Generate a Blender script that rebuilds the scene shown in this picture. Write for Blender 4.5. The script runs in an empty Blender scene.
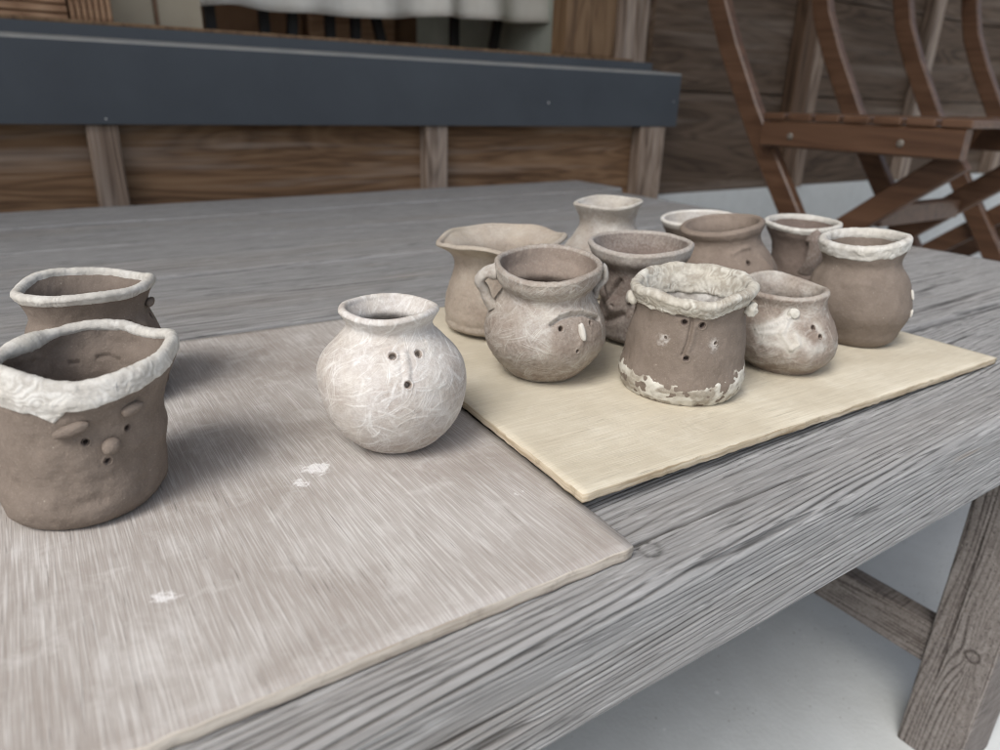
import bpy, bmesh, math, random
import numpy as np
from mathutils import Vector, Matrix
PI = math.pi
S = bpy.context.scene
C = S.collection

# ------------------------------------------------------------------ camera, sky, sun, exposure
cam_d = bpy.data.cameras.new("camera")
cam = bpy.data.objects.new("camera", cam_d); C.objects.link(cam)
RIGHT, DOWN, FWD = (0.8338, -0.5515, 0.0259), (-0.1824, -0.3194, -0.9299), (0.5211, 0.7706, -0.3669)
cam.matrix_world = Matrix(((RIGHT[0], -DOWN[0], -FWD[0], 0), (RIGHT[1], -DOWN[1], -FWD[1], 0),
                           (RIGHT[2], -DOWN[2], -FWD[2], 0.15), (0, 0, 0, 1)))
cam_d.sensor_width = 36; cam_d.lens = 25.2
cam_d.clip_start = 0.01; cam_d.clip_end = 400
cam_d.dof.use_dof = True; cam_d.dof.focus_distance = 0.305; cam_d.dof.aperture_fstop = 10.8
S.camera = cam
S.cycles.filter_width = 1.0

SUN_EL, SUN_AZ = math.radians(52), math.radians(248)      # azimuth measured from +Y clockwise: the light comes from front left
w = bpy.data.worlds.new("World"); S.world = w; w.use_nodes = True
nt = w.node_tree
sky = nt.nodes.new("ShaderNodeTexSky"); sky.sky_type = 'NISHITA'; sky.sun_disc = False
sky.sun_elevation = SUN_EL; sky.sun_rotation = SUN_AZ
sky.air_density = 1.0; sky.dust_density = 4.0; sky.ozone_density = 1.0
hs = nt.nodes.new("ShaderNodeHueSaturation"); hs.inputs['Saturation'].default_value = 0.55   # overcast: the blue is mostly gone
nt.links.new(sky.outputs[0], hs.inputs['Color'])
bg = nt.nodes["Background"]; bg.inputs[1].default_value = 0.12
nt.links.new(hs.outputs[0], bg.inputs[0])
sd = bpy.data.lights.new("sun", 'SUN'); sd.energy = 1.2; sd.angle = math.radians(26); sd.color = (1, .99, .98)
so = bpy.data.objects.new("sun", sd); C.objects.link(so)
so.rotation_euler = (PI/2 - SUN_EL, 0, PI - SUN_AZ)
S.view_settings.view_transform = 'Standard'; S.view_settings.look = 'None'
S.view_settings.gamma = 1; S.view_settings.use_curve_mapping = False
S.view_settings.exposure = 0.74

# ------------------------------------------------------------------ numpy noise
_rs = np.random.RandomState(7)
_T = _rs.rand(4096)
def _h(i, j, k): return _T[(i*73856093 ^ j*19349663 ^ k*83492791) & 4095]
def noise(x, y, z=0.0, seed=0):
    x = np.asarray(x, float); y = np.asarray(y, float) + 0*x; z = np.asarray(z, float) + 0*x + seed*17.31; x = x + 0*y
    i, j, k = np.floor(x).astype(np.int64), np.floor(y).astype(np.int64), np.floor(z).astype(np.int64)
    u, v, t = x-i, y-j, z-k
    u, v, t = (a*a*(3-2*a) for a in (u, v, t))
    def L(dj, dk): return _h(i, j+dj, k+dk)*(1-u) + _h(i+1, j+dj, k+dk)*u
    return 2*((L(0,0)*(1-v)+L(1,0)*v)*(1-t) + (L(0,1)*(1-v)+L(1,1)*v)*t) - 1
def fbm(x, y, z=0.0, seed=0, o=3):
    s = 0; a = 1; f = 1; n = 0
    for q in range(o):
        s = s + a*noise(np.asarray(x)*f, np.asarray(y)*f, np.asarray(z)*f, seed+q); n += a; a *= .5; f *= 2.03
    return s/n
def sstep(a, b, x):
    t = np.clip((x-a)/(b-a), 0, 1); return t*t*(3-2*t)

# ------------------------------------------------------------------ node helpers
def mat(name, rough=.8, spec=.3):
    m = bpy.data.materials.new(name); m.use_nodes = True
    b = m.node_tree.nodes["Principled BSDF"]
    b.inputs['Roughness'].default_value = rough
    b.inputs['Specular IOR Level'].default_value = spec
    return m, m.node_tree, b
def N(t, typ, **kw):
    n = t.nodes.new(typ)
    for k, v in kw.items():
        if k in n.inputs: n.inputs[k].default_value = v
        else: setattr(n, k, v)
    return n
def coords(t, scale=(1,1,1), rot=(0,0,0), loc=(0,0,0)):
    tc = N(t, "ShaderNodeTexCoord"); mp = N(t, "ShaderNodeMapping")
    mp.inputs['Scale'].default_value = scale; mp.inputs['Rotation'].default_value = rot; mp.inputs['Location'].default_value = loc
    t.links.new(tc.outputs['Object'], mp.inputs[0]); return mp.outputs[0]
def tnoise(t, vec, scale=1, detail=3, rough=.55, dist=0):
    n = N(t, "ShaderNodeTexNoise", Scale=scale, Detail=detail, Roughness=rough, Distortion=dist)
    t.links.new(vec, n.inputs['Vector']); return n.outputs['Fac']
def ramp(t, fac, stops):
    r = N(t, "ShaderNodeValToRGB"); el = r.color_ramp.elements
    while len(el) < len(stops): el.new(.5)
    for e, (p, c) in zip(el, stops):
        e.position = p; e.color = (*c, 1) if len(c) == 3 else c
    t.links.new(fac, r.inputs[0]); return r.outputs[0]
def gray(p0, p1): return [(p0, (0,0,0)), (p1, (1,1,1))]
def mix(t, fac, a, b, mode='MIX'):
    m = N(t, "ShaderNodeMix", data_type='RGBA', blend_type=mode)
    for sock, v in ((m.inputs[0], fac), (m.inputs[6], a), (m.inputs[7], b)):
        if hasattr(v, 'is_output') or isinstance(v, bpy.types.NodeSocket): t.links.new(v, sock)
        elif isinstance(v, (int, float)): sock.default_value = v
        else: sock.default_value = (*v, 1)
    return m.outputs[2]
def math_(t, op, a, b=0.0, clamp=False):
    m = N(t, "ShaderNodeMath", operation=op); m.use_clamp = clamp
    for s, v in zip(m.inputs, (a, b)):
        if isinstance(v, bpy.types.NodeSocket): t.links.new(v, s)
        else: s.default_value = v
    return m.outputs[0]
def attr(t, name):
    a = N(t, "ShaderNodeAttribute"); a.attribute_name = name; return a.outputs['Fac']
def bump(t, b, h, strength=.3, dist=.001):
    n = N(t, "ShaderNodeBump", Strength=strength, Distance=dist)
    t.links.new(h, n.inputs['Height']); t.links.new(n.outputs[0], b.inputs['Normal'])

# ------------------------------------------------------------------ materials
def clay(name, c1, c2, slip=(.70,.685,.65), specks=.5):
    m, t, b = mat(name, .82, .22)
    v = coords(t)
    n1 = tnoise(t, v, 70, 4); n2 = tnoise(t, v, 420, 4); n3 = tnoise(t, v, 1500, 2)
    col = mix(t, ramp(t, n1, gray(.3,.7)), c1, c2)
    n4 = tnoise(t, v, 190, 5, .7, .8)
    col = mix(t, math_(t, 'MULTIPLY', ramp(t, n4, gray(.42,.68)), .32), col, tuple(x*.70 for x in c1))
    col = mix(t, math_(t, 'MULTIPLY', ramp(t, n3, gray(.55,.72)), .4), col, tuple(x*1.35 for x in c2))
    vo = N(t, "ShaderNodeTexVoronoi", Scale=330); t.links.new(v, vo.inputs['Vector'])
    sp = ramp(t, vo.outputs['Distance'], [(.07,(1,1,1)),(.13,(0,0,0))])
    spm = math_(t, 'MULTIPLY', sp, ramp(t, tnoise(t, v, 150, 2), gray(.55,.68)))
    col = mix(t, math_(t, 'MULTIPLY', spm, specks), col, (.6,.55,.48))
    sl = attr(t, 'slip')
    brk = math_(t, 'MULTIPLY', math_(t, 'SUBTRACT', tnoise(t, v, 600, 4, .7), .5), .95)
    k = math_(t, 'ADD', sl, math_(t, 'MULTIPLY', brk, 1.0), True)
    k = math_(t, 'MULTIPLY', k, ramp(t, sl, gray(.0,.06)))
    sc = mix(t, ramp(t, n1, gray(.35,.7)), slip, tuple(x*y for x, y in zip(slip, (.86,.83,.78))))
    col = mix(t, k, col, sc)
    t.links.new(col, b.inputs['Base Color'])
    hh = math_(t, 'ADD', math_(t, 'MULTIPLY', n2, .7), math_(t, 'MULTIPLY', n3, .4))
    hh = math_(t, 'ADD', hh, math_(t, 'MULTIPLY', n4, .8))
    bump(t, b, hh, .42, .0009)
    return m
CLAY = clay("brown_clay", (.163,.131,.106), (.212,.173,.143))
CLAY_PALE = clay("pale_brown_clay", (.19,.150,.121), (.24,.194,.159))
CLAY_DARK = clay("dark_brown_clay", (.135,.104,.088), (.185,.146,.124), slip=(.56,.53,.49))
CLAY_BEIGE = clay("beige_slip_clay", (.25,.205,.165), (.32,.265,.215), slip=(.46,.415,.355))
CLAY_GREY = clay("grey_slip_clay", (.215,.170,.139), (.27,.22,.182), slip=(.54,.52,.48))
CLAY_WHITE = clay("white_slip_clay", (.33,.275,.235), (.39,.335,.29), slip=(.70,.69,.67))
SLIP = clay("thick_white_slip", (.40,.375,.335), (.48,.46,.42), slip=(.61,.60,.565), specks=0)
SLIP_G = clay("thick_grey_slip", (.27,.235,.19), (.36,.33,.275), slip=(.58,.565,.51), specks=0)

def old_wood(name, dark, mid, light, tint, rough=.85):
    m, t, b = mat(name, rough, .2)
    g = attr(t, 'g')
    v = coords(t, (6,220,220)); v2 = coords(t, (2.5,14,14)); v3 = coords(t, (40,900,900))
    f = tnoise(t, v, 1, 4, .6); big = tnoise(t, v2, 1, 3); fine = tnoise(t, v3, 1, 3, .6)
    k = math_(t, 'ADD', math_(t, 'MULTIPLY', g, .60), math_(t, 'MULTIPLY', f, .42))
    k = math_(t, 'ADD', k, math_(t, 'MULTIPLY', math_(t, 'SUBTRACT', fine, .5), .38))
    col = ramp(t, k, [(.2,tuple(x*.8 for x in dark)), (.46,mid), (.78,light)])
    col = mix(t, math_(t, 'MULTIPLY', ramp(t, big, gray(.5,.75)), .45), col, mix(t, .5, col, tint))
    ft = tnoise(t, coords(t, (9,160,160), loc=(3,1,2)), 1, 2)
    col = mix(t, math_(t, 'MULTIPLY', ramp(t, ft, gray(.68,.76)), .55), col, tint)
    sp1 = tnoise(t, coords(t, (38,620,620), loc=(5,5,1)), 1, 3, .6); sp2 = tnoise(t, coords(t, (30,520,520), loc=(1,9,4)), 1, 3, .6)
    col = mix(t, math_(t, 'MULTIPLY', ramp(t, sp1, gray(.57,.68)), .55), col, tuple(x*1.25 for x in light))
    col = mix(t, math_(t, 'MULTIPLY', ramp(t, sp2, gray(.60,.68)), .7), col, tuple(x*.7 for x in dark))
    t.links.new(col, b.inputs['Base Color'])
    bump(t, b, math_(t, 'ADD', math_(t, 'MULTIPLY', f, .5), math_(t, 'SUBTRACT', fine, sp2)), .55, .0009)
    return m
GREYWOOD = old_wood("weathered_grey_wood", (.10,.098,.096), (.213,.211,.208), (.345,.343,.338), (.25,.20,.15))
LEGWOOD = old_wood("weathered_brown_grey_wood", (.06,.05,.045), (.135,.118,.108), (.235,.215,.20), (.15,.115,.09))

def plain_wood(name, dark, mid, light, along='X', freq=1.0, rough=.7, bstr=.25, pale=None, spec=.3):
    m, t, b = mat(name, rough, spec)
    sc = {'X': (3,1,1), 'Y': (1,3,1), 'Z': (1,1,3)}[along]
    s = [60*freq]*3; s['XYZ'.index(along)] = 3*freq
    s2 = [500*freq]*3; s2['XYZ'.index(along)] = 14*freq
    v = coords(t, s); v2 = coords(t, s2)
    s3 = [14*freq]*3; s3['XYZ'.index(along)] = 1.6*freq
    big = tnoise(t, coords(t, s3), 1, 3, .5, 1.2)
    wv = math_(t, 'FRACT', math_(t, 'MULTIPLY', big, 9.0))
    wv = math_(t, 'ABSOLUTE', math_(t, 'SUBTRACT', wv, .5))
    f = tnoise(t, v, 1, 4, .6, .4); fine = tnoise(t, v2, 1, 3)
    k = math_(t, 'ADD', math_(t, 'MULTIPLY', wv, .55), math_(t, 'MULTIPLY', f, .6))
    k = math_(t, 'ADD', k, math_(t, 'MULTIPLY', math_(t, 'SUBTRACT', fine, .5), .35))
    col = ramp(t, k, [(.22,dark), (.45,mid), (.78,light)])
    if pale:
        pm = math_(t, 'MULTIPLY', ramp(t, tnoise(t, coords(t, s, loc=(1,4,2)), .5, 4, .65), gray(.5,.72)), .7)
        col = mix(t, pm, col, pale)
    t.links.new(col, b.inputs['Base Color'])
    bump(t, b, math_(t, 'ADD', f, fine), bstr, .001)
    return m
PANEL = plain_wood("brown_weathered_panel", (.08,.043,.022), (.16,.092,.048), (.25,.155,.088), 'X', 1.0, .8, .3, (.36,.29,.235))
STUD = plain_wood("grey_brown_post_wood", (.075,.05,.036), (.19,.14,.105), (.36,.285,.225), 'Z', .9, .85, .3, (.45,.38,.32))
PANELV = plain_wood("dark_brown_batten_wood", (.05,.03,.018), (.10,.06,.036), (.16,.10,.065), 'Z', 1.0, .8, .3)
SIDING = plain_wood("dark_siding_wood", (.042,.027,.017), (.084,.056,.037), (.13,.092,.064), 'X', .8, .8, .3, (.19,.15,.12))
JAMB = plain_wood("orange_brown_wood", (.09,.05,.026), (.165,.10,.052), (.24,.155,.088), 'Z', 1.0, .6, .1)
CHAIRW = plain_wood("stained_red_brown_wood", (.060,.029,.016), (.092,.047,.026), (.128,.069,.041), 'Y', .7, .42, .08, None, .45)
RIB = plain_wood("ribbed_tan_wood", (.18,.095,.05), (.36,.22,.13), (.5,.34,.22), 'X', .8, .7, .2)

def board_mat(name, base1, base2, streak, along, amt, patch, splats=()):
    m, t, b = mat(name, .62, .3)
    s = [1900,1900,200]; s['XY'.index(along)] = 42
    st = tnoise(t, coords(t, s), 1, 2, .5); s2 = [480,480,100]; s2['XY'.index(along)] = 26
    st2 = tnoise(t, coords(t, [x*2.2 for x in s2], loc=(2,3,1)), 1, 3, .6)
    big = tnoise(t, coords(t), 16, 4, .6, .5); mid_ = tnoise(t, coords(t, loc=(4,1,0)), 55, 4, .65, .6)
    col = mix(t, ramp(t, big, gray(.3,.7)), base1, base2)
    k = math_(t, 'MULTIPLY', ramp(t, st, gray(.50,.64)), ramp(t, big, gray(.25,.62)))
    k = math_(t, 'ADD', k, math_(t, 'MULTIPLY', ramp(t, st2, gray(.5,.75)), .35), True)
    col = mix(t, math_(t, 'MULTIPLY', k, amt), col, streak)
    col = mix(t, math_(t, 'MULTIPLY', ramp(t, mid_, gray(.54,.74)), patch), col, streak)
    dk = ramp(t, tnoise(t, coords(t, [x*.8 for x in s], loc=(9,3,0)), 1, 2), gray(.60,.72))
    col = mix(t, math_(t, 'MULTIPLY', dk, .25), col, tuple(x*.55 for x in base1))
    spn = tnoise(t, coords(t, (150,90,100), loc=(7,7,0)), 1, 3, .6)
    col = mix(t, math_(t, 'MULTIPLY', ramp(t, spn, gray(.735,.76)), patch*1.2, True), col, (.82,.81,.80))
    for (x, y, r) in splats:      # dried splashes of white slip
        tc = N(t, "ShaderNodeTexCoord"); vd = N(t, "ShaderNodeVectorMath", operation='DISTANCE')
        t.links.new(tc.outputs['Object'], vd.inputs[0]); vd.inputs[1].default_value = (x, y, .006)
        dd = math_(t, 'DIVIDE', vd.outputs['Value'], r)
        dd = math_(t, 'ADD', dd, math_(t, 'MULTIPLY', math_(t, 'SUBTRACT', tnoise(t, coords(t), 260, 4, .7), .5), 3.2))
        col = mix(t, math_(t, 'MULTIPLY', ramp(t, dd, [(.35,(1,1,1)),(.8,(0,0,0))]), .75), col, (.80,.79,.78))
    pr = ramp(t, tnoise(t, coords(t, [x*1.3 for x in s], loc=(5,1,0)), 1, 2), gray(.66,.74))
    col = mix(t, math_(t, 'MULTIPLY', pr, .55), col, tuple(x*.4 for x in base1))      # open pores
    t.links.new(col, b.inputs['Base Color'])
    bump(t, b, math_(t, 'SUBTRACT', st, pr), .4, .0006)
    return m
BROWNB = board_mat("whitened_brown_plywood", (.315,.278,.247), (.43,.40,.372), (.66,.645,.62), 'Y', .62, .42, splats=((.0811,.2524,.0075),(.0708,.2444,.0055),(.0137,.1993,.0045),(.1624,.1942,.0022)))
YELB = board_mat("pale_yellow_plywood", (.50,.445,.34), (.63,.575,.455), (.71,.67,.565), 'X', .55, .35)
def edge_mat(name, a, bcol):
    m, t, b = mat(name, .85, .15)
    n = tnoise(t, coords(t, (30,30,700)), 1, 3); n2 = tnoise(t, coords(t), 120, 4, .7)
    col = mix(t, ramp(t, n, gray(.35,.65)), a, bcol)
    col = mix(t, math_(t, 'MULTIPLY', ramp(t, n2, gray(.55,.7)), .5), col, tuple(x*.55 for x in a))
    t.links.new(col, b.inputs['Base Color']); bump(t, b, n2, .5, .001); return m
BEDGE = edge_mat("plywood_edge_grey", (.36,.31,.255), (.58,.53,.46))
YEDGE = edge_mat("plywood_edge_tan", (.36,.285,.19), (.60,.53,.41))

def simple(name, c, c2, scale, rough, spec=.3, bstr=.1, detail=5, lo=.3, hi=.7, dist=.002):
    m, t, b = mat(name, rough, spec)
    n = tnoise(t, coords(t), scale, detail, .6, .3)
    t.links.new(mix(t, ramp(t, n, gray(lo, hi)), c, c2), b.inputs['Base Color'])
    if bstr: bump(t, b, tnoise(t, coords(t), scale*8, 4), bstr, dist)
    return m
BEAM = simple("dark_slate_painted_metal", (.033,.040,.050), (.043,.052,.063), 9, .42, .5, .03)
def add_specks(m, scale, col, lo, dens):
    t = m.node_tree; b = t.nodes["Principled BSDF"]; old = b.inputs['Base Color'].links[0].from_socket
    v = coords(t); vo = N(t, "ShaderNodeTexVoronoi", Scale=scale); t.links.new(v, vo.inputs['Vector'])
    k = math_(t, 'MULTIPLY', ramp(t, vo.outputs['Distance'], [(lo*.6,(1,1,1)),(lo,(0,0,0))]), ramp(t, tnoise(t, v, scale*.35, 2), gray(dens, dens+.03)))
    t.links.new(mix(t, k, old, col), b.inputs['Base Color'])
add_specks(BEAM, 36, (.55,.55,.53), .08, .58)
BEAMTOP = simple("dusty_skylit_slate", (.20,.205,.20), (.26,.255,.235), 20, .6, .4, .05)  # paler than the beam: dust plus sky light on the bevel, both in the colour
def concrete():
    m, t, b = mat("pale_concrete", .8, .3)
    v = coords(t); a = tnoise(t, v, 2.2, 5, .6, .4); c = tnoise(t, v, 26, 5, .65); d = tnoise(t, v, 260, 3)
    col = mix(t, ramp(t, a, gray(.3,.7)), (.49,.51,.505), (.59,.61,.60))
    col = mix(t, math_(t, 'MULTIPLY', ramp(t, c, gray(.4,.75)), .3), col, (.40,.41,.395))
    col = mix(t, math_(t, 'MULTIPLY', ramp(t, tnoise(t, v, 60, 3), gray(.68,.74)), .4), col, (.62,.62,.60))
    t.links.new(col, b.inputs['Base Color']); bump(t, b, math_(t, 'ADD', c, math_(t, 'MULTIPLY', d, .4)), .25, .003); return m
CONC = concrete()
add_specks(CONC, 160, (.30,.30,.28), .16, .55)
add_specks(CONC, 55, (.74,.75,.74), .14, .58)
CLOTH = simple("off_white_cloth", (.74,.725,.66), (.82,.81,.75), 30, .9, .1, .1)
CLOTHG = simple("pale_green_bright_glass", (.40,.44,.38), (.55,.58,.52), 9, .6, .3, .03)
BEIGE = simple("beige_board", (.40,.35,.26), (.46,.41,.31), 12, .8, .2, .05)
DARKMET = simple("black_metal", (.012,.012,.013), (.02,.02,.02), 20, .5, .4, 0)
ROOMW = simple("cream_room_plaster", (.50,.46,.38), (.56,.52,.44), 6, .9, .1, .05)
ROOMF = simple("brown_room_floor", (.16,.09,.05), (.22,.13,.075), 10, .5, .3, .05)
SCREW = simple("dull_steel", (.10,.085,.07), (.17,.15,.125), 300, .4, .5, 0)
ROOFM = simple("unseen_eave_board", (.16,.12,.09), (.2,.15,.11), 5, .9, .1, .05)
LEAFM = simple("garden_green", (.05,.085,.03), (.09,.13,.05), 6, .8, .2, .3)

# ------------------------------------------------------------------ object helpers
def link(name, me, material, parent=None, smooth=True):
    o = bpy.data.objects.new(name, me); C.objects.link(o)
    mats = material if isinstance(material, (list, tuple)) else [material]
    for mm in mats: me.materials.append(mm)
    if smooth:
        me.polygons.foreach_set('use_smooth', np.ones(len(me.polygons), bool))
    if parent: o.parent = parent
    return o
def thing(name, label, cat, loc=(0,0,0), rz=0, group=None):
    o = bpy.data.objects.new(name, None); C.objects.link(o); o.empty_display_size = .02
    o.location = loc; o.rotation_euler = (0,0,rz); tag(o, label, cat, group); return o
def tag(o, label, cat, group=None):
    o['label'] = label; o['category'] = cat
    if group: o['group'] = group
def np_mesh(name, V, F, attrs=None):
    me = bpy.data.meshes.new(name)
    V = np.asarray(V, np.float32); F = np.asarray(F, np.int32)
    me.vertices.add(len(V)); me.vertices.foreach_set('co', V.ravel())
    me.loops.add(F.size); me.loops.foreach_set('vertex_index', F.ravel())
    me.polygons.add(len(F)); me.polygons.foreach_set('loop_start', np.arange(0, F.size, 4, dtype=np.int32))
    for k, a in (attrs or {}).items():
        at = me.attributes.new(k, 'FLOAT', 'POINT'); at.data.foreach_set('value', np.asarray(a, np.float32).ravel())
    me.update(calc_edges=True); me.validate(); return me
def grid_faces(nr, nc, wrap):
    r = np.arange(nr-1)[:, None]; c = np.arange(nc if wrap else nc-1)[None]
    c2 = (c+1) % nc
    return np.stack([r*nc+c, r*nc+c2, (r+1)*nc+c2, (r+1)*nc+c], -1).reshape(-1, 4)
def box(bm, lo, hi, bev=0.0, M=None):
    g = bmesh.ops.create_cube(bm, size=1); vs = g['verts']
    for v in vs:
        v.co = Vector([l+(h-l)*(c+.5) for l, h, c in zip(lo, hi, v.co)])
    if bev:
        es = list({e for v in vs for e in v.link_edges})
        r = bmesh.ops.bevel(bm, geom=es, offset=bev, segments=2, affect='EDGES', profile=.6)
        vs = list({v for f in r['faces'] for v in f.verts} | {v for v in vs if v.is_valid})
    if M is not None:
        bmesh.ops.transform(bm, matrix=M, verts=vs)
    return vs
def bm_obj(name, bm, material, parent=None, smooth=False):
    bmesh.ops.recalc_face_normals(bm, faces=bm.faces)
    me = bpy.data.meshes.new(name); bm.to_mesh(me); bm.free()
    return link(name, me, material, parent, smooth)
def box_obj(name, lo, hi, material, parent=None, bev=.002):
    bm = bmesh.new(); box(bm, lo, hi, bev); return bm_obj(name, bm, material, parent)
def bar(bm, pts, width, thick, x):
    """flat bar following pts in the y-z plane, 'thick' along x, with eased edges"""
    n = len(pts); rows = []
    for i, (y, z) in enumerate(pts):
        a = pts[max(i-1, 0)]; c = pts[min(i+1, n-1)]
        d = Vector((0, c[0]-a[0], c[1]-a[1])).normalized(); nn = Vector((0, -d.z, d.y))
        e = .003; hw, ht = width/2, thick/2
        sec = [(-hw+e,-ht),(hw-e,-ht),(hw,-ht+e),(hw,ht-e),(hw-e,ht),(-hw+e,ht),(-hw,ht-e),(-hw,-ht+e)]
        rows.append([bm.verts.new(Vector((x+t, y, z)) + nn*s) for s, t in sec])
    for a, b_ in zip(rows, rows[1:]):
        for k in range(8): bm.faces.new((a[k], a[(k+1) % 8], b_[(k+1) % 8], b_[k]))
    bm.faces.new(rows[0][::-1]); bm.faces.new(rows[-1])

# old timber: a long rounded bar along local X with real grain relief; 'g' = ridge height 0..1
def timber_arrays(L, wd, ht, rad, nl, ns, seed, freq, amp, knots=(), slope=.03, warp=.0045, x0=0.0, dens=(1,1,1,1)):
    per = [(-wd/2, -ht/2), (wd/2, -ht/2), (wd/2, ht/2), (-wd/2, ht/2)]
    P = []; Nn = []
    segs = [((-wd/2+rad, -ht/2), (wd/2-rad, -ht/2), (0,-1)), ((wd/2, -ht/2+rad), (wd/2, ht/2-rad), (1,0)),
            ((wd/2-rad, ht/2), (-wd/2+rad, ht/2), (0,1)), ((-wd/2, ht/2-rad), (-wd/2, -ht/2+rad), (-1,0))]
    tot = 2*(wd+ht) - 8*rad + 2*PI*rad
    for q, (a, b_, n_) in enumerate(segs):
        ln = math.dist(a, b_); k = max(3, int(ns*ln/tot*dens[q]))
        for i in range(k):
            f = i/k; P.append((a[0]+(b_[0]-a[0])*f, a[1]+(b_[1]-a[1])*f)); Nn.append(n_)
        cc = [(wd/2-rad, -ht/2+rad), (wd/2-rad, ht/2-rad), (-wd/2+rad, ht/2-rad), (-wd/2+rad, -ht/2+rad)][q]
        k = max(5, int(ns*rad*PI/2/tot*max(dens[q], dens[(q+1) % 4])))
        for i in range(k):
            an = -PI/2 + q*PI/2 + (i/k)*PI/2
            n2 = (math.cos(an), math.sin(an)); P.append((cc[0]+rad*n2[0], cc[1]+rad*n2[1])); Nn.append(n2)
    P = np.array(P); Nn = np.array(Nn); ns = len(P)
    s = np.r_[0, np.cumsum(np.hypot(*np.diff(P, axis=0).T))]
    X = np.linspace(0, L, nl)[:, None]; Sg = s[None]
    # distance field of the knots bends the grain around them
    ph = Sg*freq + 1.1*noise(Sg*freq*.42, 0*Sg, 0, seed+2) + slope*freq*(X+x0) + freq*warp*fbm((X+x0)*3.0, Sg*14, seed*3.1, seed) + freq*.0012*fbm((X+x0)*14, Sg*60, 0, seed+5, 2)
    kd = np.zeros((nl, ns))
    for (kx, ks, kr, st) in knots:
        dx = (X-kx)/2.1; ds = Sg-ks; d2 = (dx*dx+ds*ds)
        ph = ph + st*np.sign(ds)*freq*kr*np.exp(-d2/(kr*kr*5))*(1-np.exp(-np.abs(ds)/(kr*.4)))
        rr = np.sqrt((X-kx)**2 + (ds)**2)
        kk = np.exp(-(rr/kr)**4)
        ph = ph*(1-kk) + kk*(rr*freq*2.2)
        kd = np.maximum(kd, np.exp(-((rr-kr*.9)/(kr*.22))**2))
    u = ph-np.floor(ph)
    ridge = sstep(0, .16, u)*(1-sstep(.74, .99, u))*(.72+.28*np.sin(u*PI))
    am = .30+.80*sstep(-.45, .5, fbm((X+x0)*8, Sg*70, 1, seed+9, 2))
    # broken fibres: short splinters along the ridges
    fib = fbm((X+x0)*45, Sg*700, 2, seed+11, 2)
    crack = sstep(.70, .80, noise((X+x0)*7, Sg*260, 3, seed+13))
    g = np.clip(.60+(ridge-.80)*am*.75 + .22*fib - .5*crack - .55*kd, 0, 1)
    d = amp*(g-.5) + .0006*fbm((X+x0)*8, Sg*25, 5, seed+15, 2) - .0008*crack
    Y = P[None, :, 0] + Nn[None, :, 0]*d; Z = P[None, :, 1] + Nn[None, :, 1]*d
    Xf = X + 0*Y
    return np.stack([Xf, Y, Z], -1), g
def timber_mesh(name, parts):
    """parts: list of (grid VxNx3, g); end caps close each bar"""
    VV = []; FF = []; G = []; off = 0
    for V, g in parts:
        nl, ns = g.shape
        VV.append(V.reshape(-1, 3)); G.append(g.ravel()); FF.append(grid_faces(nl, ns, True)+off)
        for row, flip in ((0, False), (nl-1, True)):
            ctr = V[row].mean(0); base = off + nl*ns + (0 if row == 0 else 2*ns)
            rings = [ctr+(V[row]-ctr)*k for k in (.6, 0.02)]
            VV += rings; G += [g[row]*.7]*2
            idx = [off+row*ns+np.arange(ns), base+np.arange(ns), base+ns+np.arange(ns)]
            for a, b_ in zip(idx, idx[1:]):
                q = np.stack([a, np.roll(a, -1), np.roll(b_, -1), b_], -1); FF.append(q[:, ::-1] if row == 0 else q)
        off += nl*ns + 4*ns
    F = np.concatenate(FF)
    return np_mesh(name, np.concatenate(VV), F[:, ::-1], {'g': np.concatenate(G)})

# ------------------------------------------------------------------ setting: ground
FZ = -.35
bm = bmesh.new(); bmesh.ops.create_grid(bm, x_segments=8, y_segments=8, size=60)
for v in bm.verts: v.co.z = FZ
g_ = bm_obj("ground", bm, CONC); g_['kind'] = 'structure'

# ------------------------------------------------------------------ house
YW = 1.16
house = thing("wooden_house", "old wooden house wall with dark slate sill beam and window opening behind the bench", "house", (0, YW, FZ))
def hb(name, lo, hi, m, bev=.002, parent=house):
    base = Vector((0, YW, FZ))
    lo = Vector(lo)-base; hi = Vector(hi)-base
    if parent is not house: pass
    bm = bmesh.new(); box(bm, lo, hi, bev); return bm_obj(name, bm, m, parent)
# slate sill beam: face, bevelled ledge and the set-back upper strip
bm = bmesh.new()
prof = [(0,.103),(0,.2065),(.0025,.2105),(.016,.2135),(.016,.2285),(.09,.2285),(.09,.103)]
ends = []
for x in (-1.8, 1.238):
    ends.append([bm.verts.new((x, y, z-FZ)) for y, z in prof])
n = len(prof)
for k in range(n):
    f = bm.faces.new((ends[0][k], ends[0][(k+1) % n], ends[1][(k+1) % n], ends[1][k]))
    if k in (1, 2): f.material_index = 1
bm.faces.new(ends[0]); bm.faces.new(ends[1][::-1])
for v in bm.verts:
    if v.co.x > 1 and v.co.y > .01 and v.co.z > .2115-FZ: v.co.x -= .075
bm_obj("sill_beam", bm, [BEAM, BEAMTOP], house)
hb("threshold", (-1.8, 1.19, .2287), (1.12, 1.30, .2345), JAMB, .002)
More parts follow.
